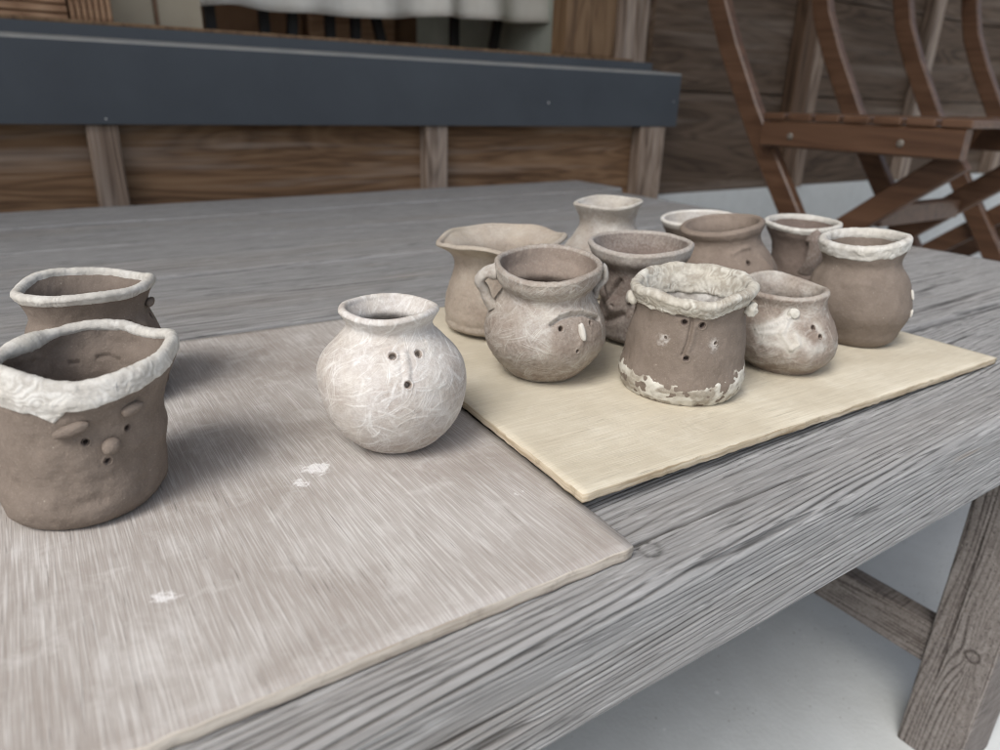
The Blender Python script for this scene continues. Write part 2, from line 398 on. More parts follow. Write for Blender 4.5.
# plank panels below the beam, studs between them
hb("wall_panel", (-1.8, 1.192, FZ), (.105, 1.215, .1028), PANEL)
hb("wall_panel", (.107, 1.192, FZ), (.635, 1.215, .1028), PANEL)
hb("wall_panel", (.637, 1.192, FZ), (1.16, 1.215, .1028), PANEL)
for a, b_ in ((-.95,-.91), (-.43,-.39), (.089,.129), (.616,.660)):
    hb("wall_stud", (a, 1.166, FZ), (b_, 1.1915, .1025), STUD, .003)
hb("corner_post", (1.135, 1.162, FZ), (1.208, 1.19, .1025), STUD, .003)
hb("corner_post", (1.128, 1.252, FZ), (1.215, 1.31, 2.2), STUD, .003)
hb("window_jamb", (.985, 1.252, .239), (1.05, 1.30, 2.2), JAMB, .003)
hb("window_jamb", (1.054, 1.258, .239), (1.126, 1.32, 2.2), JAMB, .003)
hb("window_jamb", (-1.85, 1.252, .239), (-1.78, 1.31, 2.2), JAMB, .003)
hb("window_head", (-1.8, 1.252, 1.9), (1.126, 1.31, 2.2), JAMB, .003)
# right hand siding: horizontal boards lapped over each other, battens in front
bm = bmesh.new()
for i in range(10):
    z0 = -.055 + .2335*i
    box(bm, (1.217, 1.235-YW, z0-FZ), (4.2, 1.262-YW, z0+.2305-FZ), .0025)
bm_obj("siding", bm, SIDING, house)
hb("siding_backing", (1.22, 1.2635, -.05), (4.2, 1.285, 2.28), SIDING)
for a, b_ in ((1.70,1.755), (1.757,1.80), (2.30,2.35), (2.9,2.96)):
    hb("batten", (a, 1.20, -.055), (b_, 1.2345, 2.25), STUD if a != 1.70 else PANELV, .003)
hb("foundation", (1.17, 1.222, FZ-.02), (4.2, 1.40, -.0555), CONC, .004)
hb("foundation", (-1.85, 1.2155, FZ-.02), (1.168, 1.40, .05), CONC, .004)
# room behind the window opening
hb("room_floor", (-1.9, 1.301, .15), (1.3, 4.2, .2283), ROOMF, 0)
hb("room_wall", (-1.95, 1.41, .2285), (-1.9, 4.2, 2.3), ROOMW, 0)
hb("room_wall", (1.28, 1.33, .2285), (1.33, 4.2, 2.3), ROOMW, 0)
hb("room_wall", (-1.9, 4.15, .2285), (.3, 4.2, 2.3), ROOMW, 0)
hb("room_wall", (.3, 4.15, 1.7), (1.28, 4.2, 2.3), ROOMW, 0)
hb("room_wall", (1.262, 1.34, .2285), (1.2785, 2.6, 1.9), CLOTHG, .002)  # added panel; its pale colour stands in for bright reflecting glass
hb("room_post", (1.215, 1.46, .2285), (1.245, 1.50, 2.2), CLOTH, .003)
hb("room_ceiling", (-1.95, 1.252, 2.301), (4.2, 4.2, 2.36), ROOMW, 0)
hb("unseen_eave", (-3.2, .05, 2.37), (5.2, 4.4, 2.42), ROOFM, 0)  # unseen eave added overhead, its reach set to hold back sky light

# what stands inside the room, near the opening
def ribbed(name, x0, x1, vertical, label):
    bm = bmesh.new()
    z0, z1, y0, y1 = .2390, .43, 1.335, 1.55
    box(bm, (x0, y0+.006, z0), (x1, y1, z1), .002)
    n_ = 7 if vertical else 16
    for i in range(n_):
        if vertical:
            a = x0+(x1-x0)*i/n_; box(bm, (a+.001, y0, z0+.001), (a+(x1-x0)/n_*.72, y0+.0058, z1), .0012)
        else:
            a = z0+.002+(z1-z0)*i/n_; box(bm, (x0, y0, a), (x1, y0+.0058, a+(z1-z0)/n_*.72), .0012)
    o = bm_obj(name, bm, RIB); tag(o, label, "wood stack"); return o
ribbed("ribbed_board", -.30, .105, False, "tan ribbed board with horizontal grooves lying at the upper left of the window")
ribbed("ribbed_board", .108, .166, True, "narrow tan ribbed board with upright grooves beside the horizontally grooved one")
cb = thing("cardboard_screen", "beige two leaf screen standing in the room beside the ribbed boards", "screen", (.25, 1.45, .2285))
for a, b_ in ((-.072, -.006), (.0005, .072)):
    bm = bmesh.new(); box(bm, (a, 0, .001), (b_, .02, .9), .002); bm_obj("panel", bm, BEIGE, cb)
bm = bmesh.new(); box(bm, (-.0058, -.004, 0), (.0002, .024, .92), .001); bm_obj("hinge_strip", bm, ROOMF, cb)
tb = thing("covered_table", "black legged table under a hanging off white cloth inside the window", "table", (.9, 1.75, .2285))
bm = bmesh.new(); box(bm, (-.5, -.02, .50), (.55, .6, .52), .003); bm_obj("tabletop", bm, BEIGE, tb)
for lx, tl in ((-.485,.0), (-.36,.0), (-.315,.02), (-.20,.0), (-.145,.0), (-.06,-.06), (.14,0), (.26,.05)):
    bm = bmesh.new(); box(bm, (-.011, -.011, 0), (.011, .011, .5), .002, Matrix.Translation((lx, .02+.05*abs(math.sin(lx*40)), 0)) @ Matrix.Shear('XY', 4, (tl/.5*2, 0)))
    bm_obj("leg", bm, DARKMET, tb)
# cloth: a wavy hanging sheet with thickness
nx, nz = 160, 24
xs = np.linspace(-.53, .58, nx)[None]; tt = np.linspace(0, 1, nz)[:, None]
bot = .088+.028*sstep(-.4, .5, xs)+.006*noise(xs*9, 0*xs, 0, 3)
Zc = .53*(1-tt)+bot*tt; Yc = -.03-.022*tt*np.sin(xs*38+2*noise(xs*6, 0, 0, 2))-.02*tt+0*xs; Xc = xs+0*tt
A = np.stack([Xc, Yc, Zc], -1).reshape(-1, 3); B = A+np.array([0, .003, 0])
F1 = grid_faces(nz, nx, False); F2 = F1[:, ::-1]+nx*nz
lb = (nz-1)*nx+np.arange(nx-1); F3 = np.stack([lb, lb+1, lb+1+nx*nz, lb+nx*nz], -1)
cl = link("tablecloth", np_mesh("tablecloth", np.r_[A, B], np.r_[F1, F2, F3]), CLOTH)
cl.location = (.9, 1.75, .2285); tag(cl, "off white cloth hanging from the table inside the window", "tablecloth")
cr = thing("storage_cabinet", "tan cabinet with dark doors standing deep in the room under the cloth table", "cabinet", (.75, 2.45, .2285))
bm = bmesh.new(); box(bm, (-.65, 0, 0), (.62, .35, .6), .004); bm_obj("body", bm, ROOMF, cr)
for i in range(3):
    bm = bmesh.new(); box(bm, (-.53+.325*i, -.016, .03), (-.53+.325*i+.3, -.0005, .57), .003); bm_obj("door", bm, ROOMF if i != 2 else RIB, cr)

# ------------------------------------------------------------------ the bench table
bench = thing("wooden_bench", "weathered grey plank table carrying the clay pots", "table", (0, .6, FZ))
BO = np.array([0, .6, FZ])
# front timber, thick and deeply weathered
V, g = timber_arrays(1.95, .111, .050, .007, 1000, 1250, 3, 345, .0010, knots=((1.235, .243, .0045, .7),), slope=.05, dens=(.15,.15,1,1.2))
V = V + np.array([-1.07, .1845, -.025])
V[..., 1] += 0
bench_front = link("front_timber", timber_mesh("front_timber", [(V-BO, g)]), GREYWOOD, bench)
planks = []
y = .2415
for i, (wd, xe, sk) in enumerate(((.232,.872,.0), (.176,.884,.012), (.165,.887,.022), (.150,.895,.032), (.134,.944,.043))):
    V, g = timber_arrays(xe+1.07, wd-.004, .034, .004, 500, 330, 20+i, 210, .0005, slope=.012*(-1)**i, knots=((.9+.13*i, wd*.5+.05, .009, .7),))
    V = V+np.array([-1.07, y+wd/2, -.0172-.0006*(i % 2)])
    V[..., 1] += (sk*np.clip((V[..., 1]-.475)/.6, 0, 1))*(V[..., 0]+.03)/.97 if i else 0
    planks.append((V-BO, g)); y += wd
link("tabletop", timber_mesh("tabletop", planks), GREYWOOD, bench)
def leg(x, y0, hi=False):
    nl, ns = (420, 420) if hi else (120, 90)
    V, g = timber_arrays(.30-.0015, .047, .06, .0025, nl, ns, 41, 260, .0006, knots=((.113, .0125, .0055, 1.6),) if hi else (), slope=.05, warp=.016, x0=.3)
    W = np.stack([x+.03+V[..., 2], y0+.0235+V[..., 1], FZ+V[..., 0]], -1)
    link("leg", timber_mesh("leg", [(W[:, ::-1]-BO, g[:, ::-1])]), LEGWOOD, bench)
leg(.54, .1292, True); leg(-.95, .1292); leg(.54, .95); leg(-.95, .95)
for x in (.545, -.945):
    V, g = timber_arrays(.772, .020, .037, .002, 200, 80, 52, 330, .0004)
    W = np.stack([x+.0105-V[..., 1], .1765+V[..., 0], -.2525+V[..., 2]], -1)
    link("stretcher", timber_mesh("stretcher", [(W-BO, g)]), LEGWOOD, bench)
V, g = timber_arrays(1.42, .03, .05, .003, 200, 80, 57, 330, .0004)
W = V+np.array([-.885, 1.0, -.075]); link("rail", timber_mesh("rail", [(W-BO, g)]), LEGWOOD, bench)

# ------------------------------------------------------------------ the two plywood boards
def board(name, corners, zt, zb, m, me_, label, seed):
    """corners FL FR BR BL; zt / zb give top and bottom height at a point"""
    nx, ny = 90, 70
    u = np.linspace(0, 1, nx)[None]; v = np.linspace(0, 1, ny)[:, None]
    FL, FR, BR, BL = [np.array(c) for c in corners]
    P = (FL*(1-u[..., None])+FR*u[..., None])*(1-v[..., None]) + (BL*(1-u[..., None])+BR*u[..., None])*v[..., None]
    X, Y = P[..., 0], P[..., 1]
    # slightly chewed outline and rounded corners
    e = .0006
    edge = np.minimum(np.minimum(u, 1-u)*nx, 1)*np.minimum(np.minimum(v, 1-v)*ny, 1)
    X = X+(1-edge)*e*noise(X*300, Y*300, 1, seed); Y = Y+(1-edge)*e*noise(X*300, Y*300, 2, seed)
    for c, o in ((FL,(1,1)), (FR,(-1,1)), (BR,(-1,-1)), (BL,(1,-1))):
        d = np.hypot(X-c[0], Y-c[1]); k = np.clip(1-d/.003, 0, 1)
        X = X+o[0]*.0006*k; Y = Y+o[1]*.0006*k
    wv = .0004*fbm(X*9, Y*9, 0, seed)*np.clip(edge, 0, 1)
    T = np.stack([X, Y, zt(X, Y)-(1-edge)*.0004], -1); B_ = np.stack([X, Y, zb(X, Y)+(1-edge)*.0003], -1)
    T = T.reshape(-1, 3); B_ = B_.reshape(-1, 3); n0 = nx*ny
    F1 = grid_faces(ny, nx, False); F2 = F1[:, ::-1]+n0
    idx = np.arange(n0).reshape(ny, nx)
    loop = np.r_[idx[0, :], idx[1:, -1], idx[-1, -2::-1], idx[-2:0:-1, 0]]
    mids = []
    ln = len(loop)
    rings = [loop]; VV = [T, B_]; cur = 2*n0
    for k in (.15, .5, .85):
        q = T[loop]*(1-k)+B_[loop]*k
        ctr = T.mean(0); d = q-ctr; d[:, 2] = 0; d /= np.linalg.norm(d, axis=1)[:, None]
        q = q+d*(.0002+.0003*noise(q[:, 0]*500, q[:, 1]*500, k*3, seed))[:, None]
        VV.append(q); rings.append(cur+np.arange(ln)); cur += ln
    rings.append(loop+n0)
    FS = [np.stack([a, b_, np.roll(b_, -1), np.roll(a, -1)], -1) for a, b_ in zip(rings, rings[1:])]
    F = np.concatenate([F1, F2]+FS)
    me = np_mesh(name, np.concatenate(VV), F)
    mi = np.zeros(len(F), np.int32); mi[len(F1)+len(F2):] = 1
    o = link(name, me, [m, me_], smooth=False)
    me.polygons.foreach_set('material_index', mi)
    tag(o, label, "board", "plywood boards under the clay pots"); return o
board("plywood_board", ((-.29,.1505), (.1565,.1437), (.1722,.4450), (-.275,.4600)), lambda x, y: .006+0*x, lambda x, y: .0006+0*x,
      BROWNB, BEDGE, "greyish brown plywood board with white clay streaks, under the white pot", 5)
zt = lambda x, y: .0114-.0062*(x-.1566)/.342
board("plywood_board", ((.1566,.1731), (.4990,.1722), (.5030,.4280), (.1722,.4262)), zt, lambda x, y: zt(x, y)-.0045,
      YELB, YEDGE, "clean pale yellow plywood board lying under the crowd of pots", 9)

# ------------------------------------------------------------------ clay pots
KZ = np.array([0,.06,.18,.34,.5,.66,.8,.9,1.0])
def spl(zs, v, q):
    m = np.gradient(v, zs); i = np.clip(np.searchsorted(zs, q)-1, 0, len(zs)-2); h = zs[i+1]-zs[i]; t = (q-zs[i])/h
    return (2*t**3-3*t**2+1)*v[i]+(t**3-2*t**2+t)*h*m[i]+(-2*t**3+3*t**2)*v[i+1]+(t**3-t**2)*h*m[i+1]

class Pot:
    def __init__(s, label, C_, az, H, lean, tr, tf, el, r, seed, material, wall=.0045, bump=1.0, rimw=(), face=-PI/2, nt=520, nq=150,
                 slip=None, strokes=None, pits=(), grooves=(), bumps=(), rough=1.0, dents=(), igrooves=(), rimround=.5):
        s.H, s.lean, s.tr, s.tf, s.el, s.r, s.seed, s.wall = H, lean, tr, tf, el, np.array(r), seed, wall
        s.az = az; s.rimw = rimw; s.m = material
        s.root = thing("clay_pot", label, "pot", C_, az-PI/2, "handmade clay pots")   # local x = to the right, local y = away
        tq = np.linspace(0, 2*PI, nt, endpoint=False)
        s.th = face + tq - .38*np.sin(tq)          # columns gathered on the decorated side
        rows = []          # (q, inset, kind)
        for k in (0, .25, .5, .75, .9): rows.append((0, k, 0))
        for q in np.linspace(0, 1, nq): rows.append((q, 0, 1))
        for a in (25, 55, 90, 125, 155): rows.append((1, a, 2))
        for q in np.linspace(1, .12, 70): rows.append((q, 0, 3))
        for k in (.9, .6, .3, .05): rows.append((.12, k, 4))
        s.rows = rows; s.nt = nt; s.nq = nq
        P = np.zeros((len(rows), nt, 3))
        c, sn = np.cos(s.th), np.sin(s.th)
        for i, (q, k, kind) in enumerate(rows):
            rad = float(spl(KZ, s.r, np.array([q]))[0]); z = q*H
            if kind == 0: R_ = rad*max(k, .02); z = 0.0005*(1-k)
            elif kind == 1: R_ = rad-(.0012*(1-min(q/.03, 1))**2)
            elif kind == 2: a = math.radians(k); R_ = rad-wall*.5*(1-math.cos(a)); z = H+wall*rimround*math.sin(a)
            elif kind == 3: R_ = max(rad-wall*(1+.25*(1-q)), .004)
            else: R_ = max(rad-wall*1.25, .004)*k; z = .12*H+.0006*k
            P[i] = s.place(R_, q, z, c, sn)
        s.P = P; Pr = P
        # surface normals
        def normals(P):
            dt = np.roll(P, -1, 1)-np.roll(P, 1, 1); dq = np.gradient(P, axis=0)
            n_ = np.cross(dt, dq); n_ /= np.linalg.norm(n_, axis=-1)[..., None]+1e-12; return n_
        n_ = normals(P); s.n = n_
        kinds = np.array([r_[2] for r_ in rows])[:, None]; Q = np.array([r_[0] for r_ in rows])[:, None]+0*s.th[None]
        s.Q = Q; s.kinds = kinds
        X, Y, Z = P[..., 0], P[..., 1], P[..., 2]
        free = np.where(kinds == 0, 0, 1)*sstep(0, .10, Q+(kinds > 1)*1.0)
        low = fbm(X*42, Y*42, Z*42, seed, 2); mid = fbm(X*150, Y*150, Z*150, seed+3, 2); fin = fbm(X*520, Y*520, Z*520, seed+6, 2)
        sg = np.array([math.cos(math.radians(r_[1])) if r_[2] == 2 else (-1. if r_[2] >= 3 else 1.) for r_ in rows])[:, None]; s.sg = sg
        d = bump*(.0013*low+.00042*mid)*free*sg + .00013*fin*rough*np.where(kinds == 0, 0, 1)
        for (th, q, rr, dep) in dents:
            pc = s.at(th, q); d = d-dep*np.exp(-((P-pc)**2).sum(-1)/(rr*rr))*(free)*sg
        # slip: amount 0..1, and brush strokes with real thickness
        SL = np.zeros(Q.shape)
        if slip is not None: SL = slip(s, Q, s.th[None]+0*Q, kinds, X, Y, Z)
        if strokes: SL, dd = s.brush(SL, strokes, kinds); d = d+dd
        outer = (kinds == 1)
        for pts, wd, dep in grooves:
            d = d-dep*np.exp(-(s.polydist(pts)/wd)**2)*outer
        for pts, wd, dep in igrooves:
            d = d-dep*np.exp(-(s.polydist(pts, -wall)/wd)**2)*(kinds == 3)
        for pts, wd, dep in bumps:
            d = d+dep*np.exp(-(s.polydist(pts)/wd)**2)*outer
        s.P = P+n_*d[..., None]
        for (th, q, rr, dep) in pits:
            pc = s.at(th, q); dist = np.linalg.norm(P-pc, axis=-1)
            s.P = s.P-n_*(dep*(1-sstep(rr*.75, rr*1.15, dist))*outer)[..., None]
            s.P = s.P+n_*(.0003*np.exp(-((dist-rr*1.4)/(rr*.35))**2)*outer)[..., None]
            SL = SL*(1-np.where(outer, 1-sstep(rr*.9, rr*1.2, dist), 0))
        s.SL = np.clip(SL, 0, 1); s.P0 = P; s.d = d
        me = np_mesh("body", s.P.reshape(-1, 3), grid_faces(len(rows), nt, True), {'slip': s.SL})
        s.body = link("body", me, material, s.root)
    def place(s, R_, q, z, c, sn):
        th = np.arctan2(sn, c)
        wv = sum(a*np.cos(k*th+p) for a, k, p in s.rimw)+0*th
        w_ = q*q; w3 = q**5
        x = s.lean*q+R_*c; y = R_*sn*(1+s.el*q)
        return np.stack([x, y, z+w_*(s.tr*R_*c+s.tf*R_*sn)+w3*wv], -1)
    def at(s, th, q, off=0.0):
        rad = float(spl(KZ, s.r, np.array([q]))[0])
        p = s.place(rad+off, q, q*s.H, np.array([math.cos(th)]), np.array([math.sin(th)]))[0]
        return p
    def frame(s, th, q):
        p = s.at(th, q); a = s.at(th+.02, q)-p; b_ = s.at(th, min(q+.01, 1))-s.at(th, min(q+.01, 1)-.02)
        a /= np.linalg.norm(a); b_ /= np.linalg.norm(b_); n_ = np.cross(a, b_); n_ /= np.linalg.norm(n_)
        # follow the modelled relief
        i = np.argmin(np.linalg.norm((s.P0-p)[5:5+s.nq], axis=-1)); i0, j0 = np.unravel_index(i, (s.nq, s.nt))
        p = p+n_*s.d[i0+5, j0]
        return p, a, b_, n_
    def polydist(s, pts, off=0.0):
        """distance of every vertex to a line drawn on the surface through (theta, q) points"""
        L = []
        for (a, b_) in zip(pts, pts[1:]):
            for f in np.linspace(0, 1, 14): L.append(s.at(a[0]+(b_[0]-a[0])*f, a[1]+(b_[1]-a[1])*f, off))
        D = np.full(s.P.shape[:2], 9.)
        for p in L: D = np.minimum(D, ((s.P-p)**2).sum(-1))
        return np.sqrt(D)
    def brush(s, SL, spec, kinds):
        n_, ln, wd, hair, amp, hgt, region = spec
        rs = np.random.RandomState(s.seed+100)
        rm = s.r[2:7].mean(); rr = spl(KZ, s.r, np.clip(s.Q[:, 0], 0, 1))
        TH = ((s.th-s.th[0]) % (2*PI))[None]
        rowlen = np.r_[0, np.cumsum(np.linalg.norm(np.diff(s.P[:, 0], axis=0), axis=-1))]
        sm = np.zeros(s.Q.shape)
        circ = 2*PI*rm; tot = rowlen[-1]
        for _ in range(n_):
            c0 = rs.rand()*circ; z0 = rs.uniform(rowlen[5], rowlen[-20])
            i0 = np.searchsorted(rowlen, z0-ln); i1 = np.searchsorted(rowlen, z0+ln)
            dth = (TH*rm-c0+circ/2) % circ - circ/2
            cols = np.where(np.abs(dth[0]) < ln)[0]
            if i1-i0 < 2 or len(cols) < 2: continue
            U = dth[:, cols]; Vv = (rowlen[i0:i1]-z0)[:, None]
            an = rs.rand()*PI if rs.rand() < .6 else rs.normal(.5, .35); ca, sa = math.cos(an), math.sin(an)
            al = U*ca+Vv*sa; ac = -U*sa+Vv*ca; cu = rs.normal(0, 45); ac = ac-cu*al*al
            l_ = ln*rs.uniform(.35, .8); w_ = wd*rs.uniform(.35, 1.1)
            tab = rs.rand(64); xx = ac/hair+32; k0 = np.clip(np.floor(xx).astype(int), 0, 62); f = xx-k0; f = f*f*(3-2*f)
            hv = tab[k0]*(1-f)+tab[k0+1]*f
            m = np.exp(-(al/l_)**4)*np.exp(-(ac/w_)**4)*np.clip((hv-.35)*2.2, 0, 1)*rs.uniform(.35, 1)
            sub = sm[i0:i1][:, cols]; sm[np.ix_(range(i0, i1), cols)] = np.maximum(sub, m)
        reg = region(s, s.Q, s.th[None]+0*s.Q, kinds) if region else 1.0
        sm = sm*reg
        return np.clip(SL+amp*sm*(1-.6*SL), 0, 1), hgt*(sm-.3*reg)*np.where(kinds == 0, 0, 1)
    def rim(s, material, q_edge, thick=.0011, ragged=.02, inner=.93, lump=.0006, name="rim", slip=1.0, swirl=5):
        """a coat or coil of slip over the lip: a shell standing proud of the body with a ragged lower edge"""
        i0 = next(i for i, r_ in enumerate(s.rows) if r_[2] == 1 and r_[0] > min(.97, q_edge_min(q_edge)-.10))
        i1 = max(i for i, r_ in enumerate(s.rows) if r_[2] < 3 or (r_[2] == 3 and r_[0] > inner-.05))
        P = s.P[i0:i1+1]; Q = s.Q[i0:i1+1]; K = s.kinds[i0:i1+1]
        th = s.th[None]+0*Q
        qe = q_edge(th) if callable(q_edge) else q_edge
        X, Y, Z = P[..., 0], P[..., 1], P[..., 2]
        rg = ragged*(fbm(X*170, Y*170, Z*90, s.seed+21, 3)*1.6)
        mo = sstep(-.012, .014, Q-(qe+rg)); mi = sstep(-.012, .014, Q-(inner+rg*.7))
        M = np.where(K == 1, mo, np.where(K == 2, 1, mi))
        sw = th*3.5+.8*fbm(X*60, Y*60, Z*60, s.seed+22, 2)
        lowf = fbm(sw*.8, Q*26+1.2*noise(th*4, Q*5, 0, s.seed), 0, s.seed+23, 2)
        cont = np.sin(2*PI*swirl*(fbm(X*65, Y*65, Z*90, s.seed+24, 2)+.25*fbm(X*250, Y*250, Z*250, s.seed+26, 2)))
        lp = lump*(lowf*1.0+.24*cont+.25*fbm(X*600, Y*600, Z*600, s.seed+25, 2))
        lp = np.maximum(lp, -.55*thick)
        n_ = s.n[i0:i1+1]
        V = P+n_*(M*(thick+lp+.0003)-.0003)[..., None]
        sl = np.clip(slip*(.15+.85*sstep(-.45, .45, fbm(sw*2.2, Q*26+1.5*noise(th*4, Q*5, 0, s.seed), 0, s.seed+23, 3)*.5+.45*cont*np.abs(fbm(X*90, Y*90, Z*90, s.seed+29, 2))*2+.5*fbm(X*300, Y*300, Z*300, s.seed+27, 2))), 0, 1)
        return link(name, np_mesh(name, V.reshape(-1, 3), grid_faces(len(Q), s.nt, True), {'slip': sl}), material, s.root)
    def blob(s, name, th, q, size, material, rot=0.0, sink=.35, lump=.10, slip=0.0, seed=0, off=(0,0)):
        """a pressed-on pellet of clay: size = (across, up, out)"""
        p, a, b_, n_ = s.frame(th, q)
        a2 = a*math.cos(rot)+b_*math.sin(rot); b2 = -a*math.sin(rot)+b_*math.cos(rot)
        nu, nv = 36, 20
        uu = np.linspace(0, 2*PI, nu, endpoint=False)[None]; vv = np.linspace(.02, PI-.02, nv)[:, None]
        e = np.stack([np.cos(uu)*np.sin(vv), np.sin(uu)*np.sin(vv), np.cos(vv)+0*uu], -1)
        e = np.sign(e)*np.abs(e)**.9
        e = e*(1+lump*fbm(e[..., 0]*2+seed*3, e[..., 1]*2, e[..., 2]*2, s.seed+seed, 2))[..., None]
        V = p+n_*size[2]*(1-2*sink)+a2*(e[..., :1]*size[0])+b2*(e[..., 1:2]*size[1])+n_*(e[..., 2:]*size[2])
        me = np_mesh(name, V.reshape(-1, 3), grid_faces(nv, nu, True)[:, ::-1], {'slip': np.full(nu*nv, slip)})
        return link(name, me, material, s.root)
    def hole(s, name, th, q, r, depth=.0045, material=None):
        """clay tube lining a poked hole, its small lip level with the skin"""
        p, a, b_, n_ = s.frame(th, q); nu = 28
        uu = np.linspace(0, 2*PI, nu, endpoint=False)
        ring = np.cos(uu)[:, None]*a+np.sin(uu)[:, None]*b_*1.05
        rng = np.random.RandomState(int(abs(th*100+q*1000))); wob = 1+.07*np.cos(2*uu+rng.rand()*6)+.04*np.cos(3*uu+rng.rand()*6)
        V = []
        for rr, o in ((1.32,-.0005), (1.2,.00002), (1.07,.0001), (1.0,-.0002), (.96,-.0012), (.9,-.7*depth), (.75,-depth), (.03,-depth*1.05)):
            V.append(p+ring*(r*rr*wob)[:, None]+n_*o)
        me = np_mesh(name, np.concatenate(V), grid_faces(len(V), nu, True)[:, ::-1], {'slip': np.zeros(nu*len(V))})
        return link(name, me, material or s.m, s.root)  # a darker clay passed in puts the hole's shade into its colour
    def strap(s, name, path, wid, thk, material, slip=0.0):
        """handle: a rolled strip along path of (theta, q, stand-off)"""
        C_ = []
        for th, q, off in path:
            p, a, b_, n_ = s.frame(th, q); C_.append(p+np.array([math.cos(th), math.sin(th), 0])*off)
        C_ = np.array(C_); t = np.linspace(0, len(C_)-1, 44); k = np.clip(np.floor(t).astype(int), 0, len(C_)-2); f = (t-k)[:, None]
        Cm = np.gradient(C_, axis=0); h = f
        cur = (2*h**3-3*h**2+1)*C_[k]+(h**3-2*h**2+h)*Cm[k]+(-2*h**3+3*h**2)*C_[k+1]+(h**3-h**2)*Cm[k+1]
        tang = np.gradient(cur, axis=0); tang /= np.linalg.norm(tang, axis=1)[:, None]
        th0 = np.mean([p_[0] for p_ in path]); out = np.array([math.cos(th0), math.sin(th0), 0])
        side = np.cross(tang, out); side /= np.linalg.norm(side, axis=1)[:, None]; nn = np.cross(side, tang)
        uu = np.linspace(0, 2*PI, 26, endpoint=False); rows = []
        for i in range(len(cur)):
            en = 1+.25*(abs(i/(len(cur)-1)-.5)*2)**4
            wob = 1+.10*noise(np.cos(uu)*1.5+i*.12, np.sin(uu)*1.5, 0, s.seed+31)+.04*noise(np.cos(uu)*6+i*.5, np.sin(uu)*6, 0, s.seed+33)
            rows.append(cur[i]+(np.cos(uu)*wid*en*wob)[:, None]*side[i]+(np.sin(uu)*thk*en*wob)[:, None]*nn[i])
        V = np.concatenate(rows); sl = np.clip(slip+.5*slip*fbm(V[:, 0]*300, V[:, 1]*300, V[:, 2]*300, s.seed, 2), 0, 1)
        return link(name, np_mesh(name, V, grid_faces(len(rows), 26, True), {'slip': sl}), material, s.root)
def q_edge_min(q):
    return float(np.min(q(np.linspace(-PI, PI, 90)))) if callable(q) else q
def interp_q(pts):
    pts = sorted(pts); a = np.array([p[0] for p in pts]); b_ = np.array([p[1] for p in pts])
    return lambda th: np.interp(((th+PI) % (2*PI))-PI, a, b_, period=2*PI)

exec_pots = True
# --- big brown pot at the left edge, white lip, droll face
p = Pot("large brown pot at the left edge with eyebrow pellets, ball nose and white rim",
    (-.0002,.2759,.006), 1.5869, .0562, .0091, .001, .042, -.048, [.0238,.026,.0270,.0262,.0270,.0268,.0281,.0298,.0295], 11, CLAY, wall=.0036,
    rimw=((.0010,2,.6),(.0012,3,1.4),(.0006,5,.3)), face=-1.4, bump=1.7,
    pits=((-1.697,.609,.0011,.004),(-1.209,.629,.0011,.004),(-1.453,.454,.0011,.004)),
    grooves=(([(-1.968,.178),(-1.593,.20),(-1.318,.213),(-.908,.221)], .0026, .0008),([(-1.98,.15),(-1.6,.165),(-1.3,.18)], .0045, -.0007)),
    dents=((2.35,.95,.009,.0045),(2.75,.8,.007,-.003)),
    igrooves=(([(1.72,.80),(1.60,.79)],.0006,.0012),([(1.32,.81),(1.15,.815),(1.02,.79)],.0007,.0014),([(2.15,.50),(1.85,.58),(1.55,.62)],.0012,.0022),([(2.6,.70),(2.2,.74)],.0010,.002)))
p.rim(SLIP, interp_q([(-2.766,.80),(-2.286,.815),(-2.025,.77),(-1.881,.855),(-1.597,.85),(-1.252,.885),(-1.012,.90),(-.593,.93),(.5,.96),(1.6,.985),(2.6,.97)]), .0006, .016, .985, .00035)
p.blob("eyebrow", -1.845, .72, (.0056,.0021,.0021), CLAY, .33, sink=.15, seed=1)
p.blob("eyebrow", -1.19, .768, (.0038,.0019,.0019), CLAY, .12, sink=.15, seed=2)
p.blob("nose", -1.427, .555, (.0029,.0029,.0028), CLAY, sink=.2, lump=.04, seed=3)
for nm, th, q in (("eye", -1.697,.609), ("eye", -1.209,.629), ("mouth", -1.453,.454)): p.hole(nm, th, q, .0009, material=CLAY_DARK)

# --- brown pot behind it
p = Pot("brown clay pot with thin white rim standing behind the large pot at the left edge",
    (.0151,.3777,.006), 1.5398, .0568, .0016, .006, -.008, .044, [.0205,.029,.0305,.0320,.0309,.0280,.0254,.0268,.0296], 23, CLAY, wall=.0038,
    rimw=((.0009,2,2.2),(.0007,3,.4),(.0004,5,1)), face=-.8,
    pits=((-.95,.735,.0016,.003),(-.32,.72,.0016,.003)), bumps=(([(-.7,.69),(-.68,.60)], .003, .0016),))
p.rim(SLIP, interp_q([(-2.8,.955),(-1.6,.95),(-.6,.955),(0,.965),(1.6,.985),(2.5,.975)]), .0004, .008, .982, .0003)
p.blob("eyebrow", -.30, .835, (.0052,.0019,.0019), CLAY, .05, sink=.1, seed=1)
for nm, th, q in (("eye", -.95,.735), ("eye", -.32,.72)): p.hole(nm, th, q, .0014, .003, CLAY_DARK)

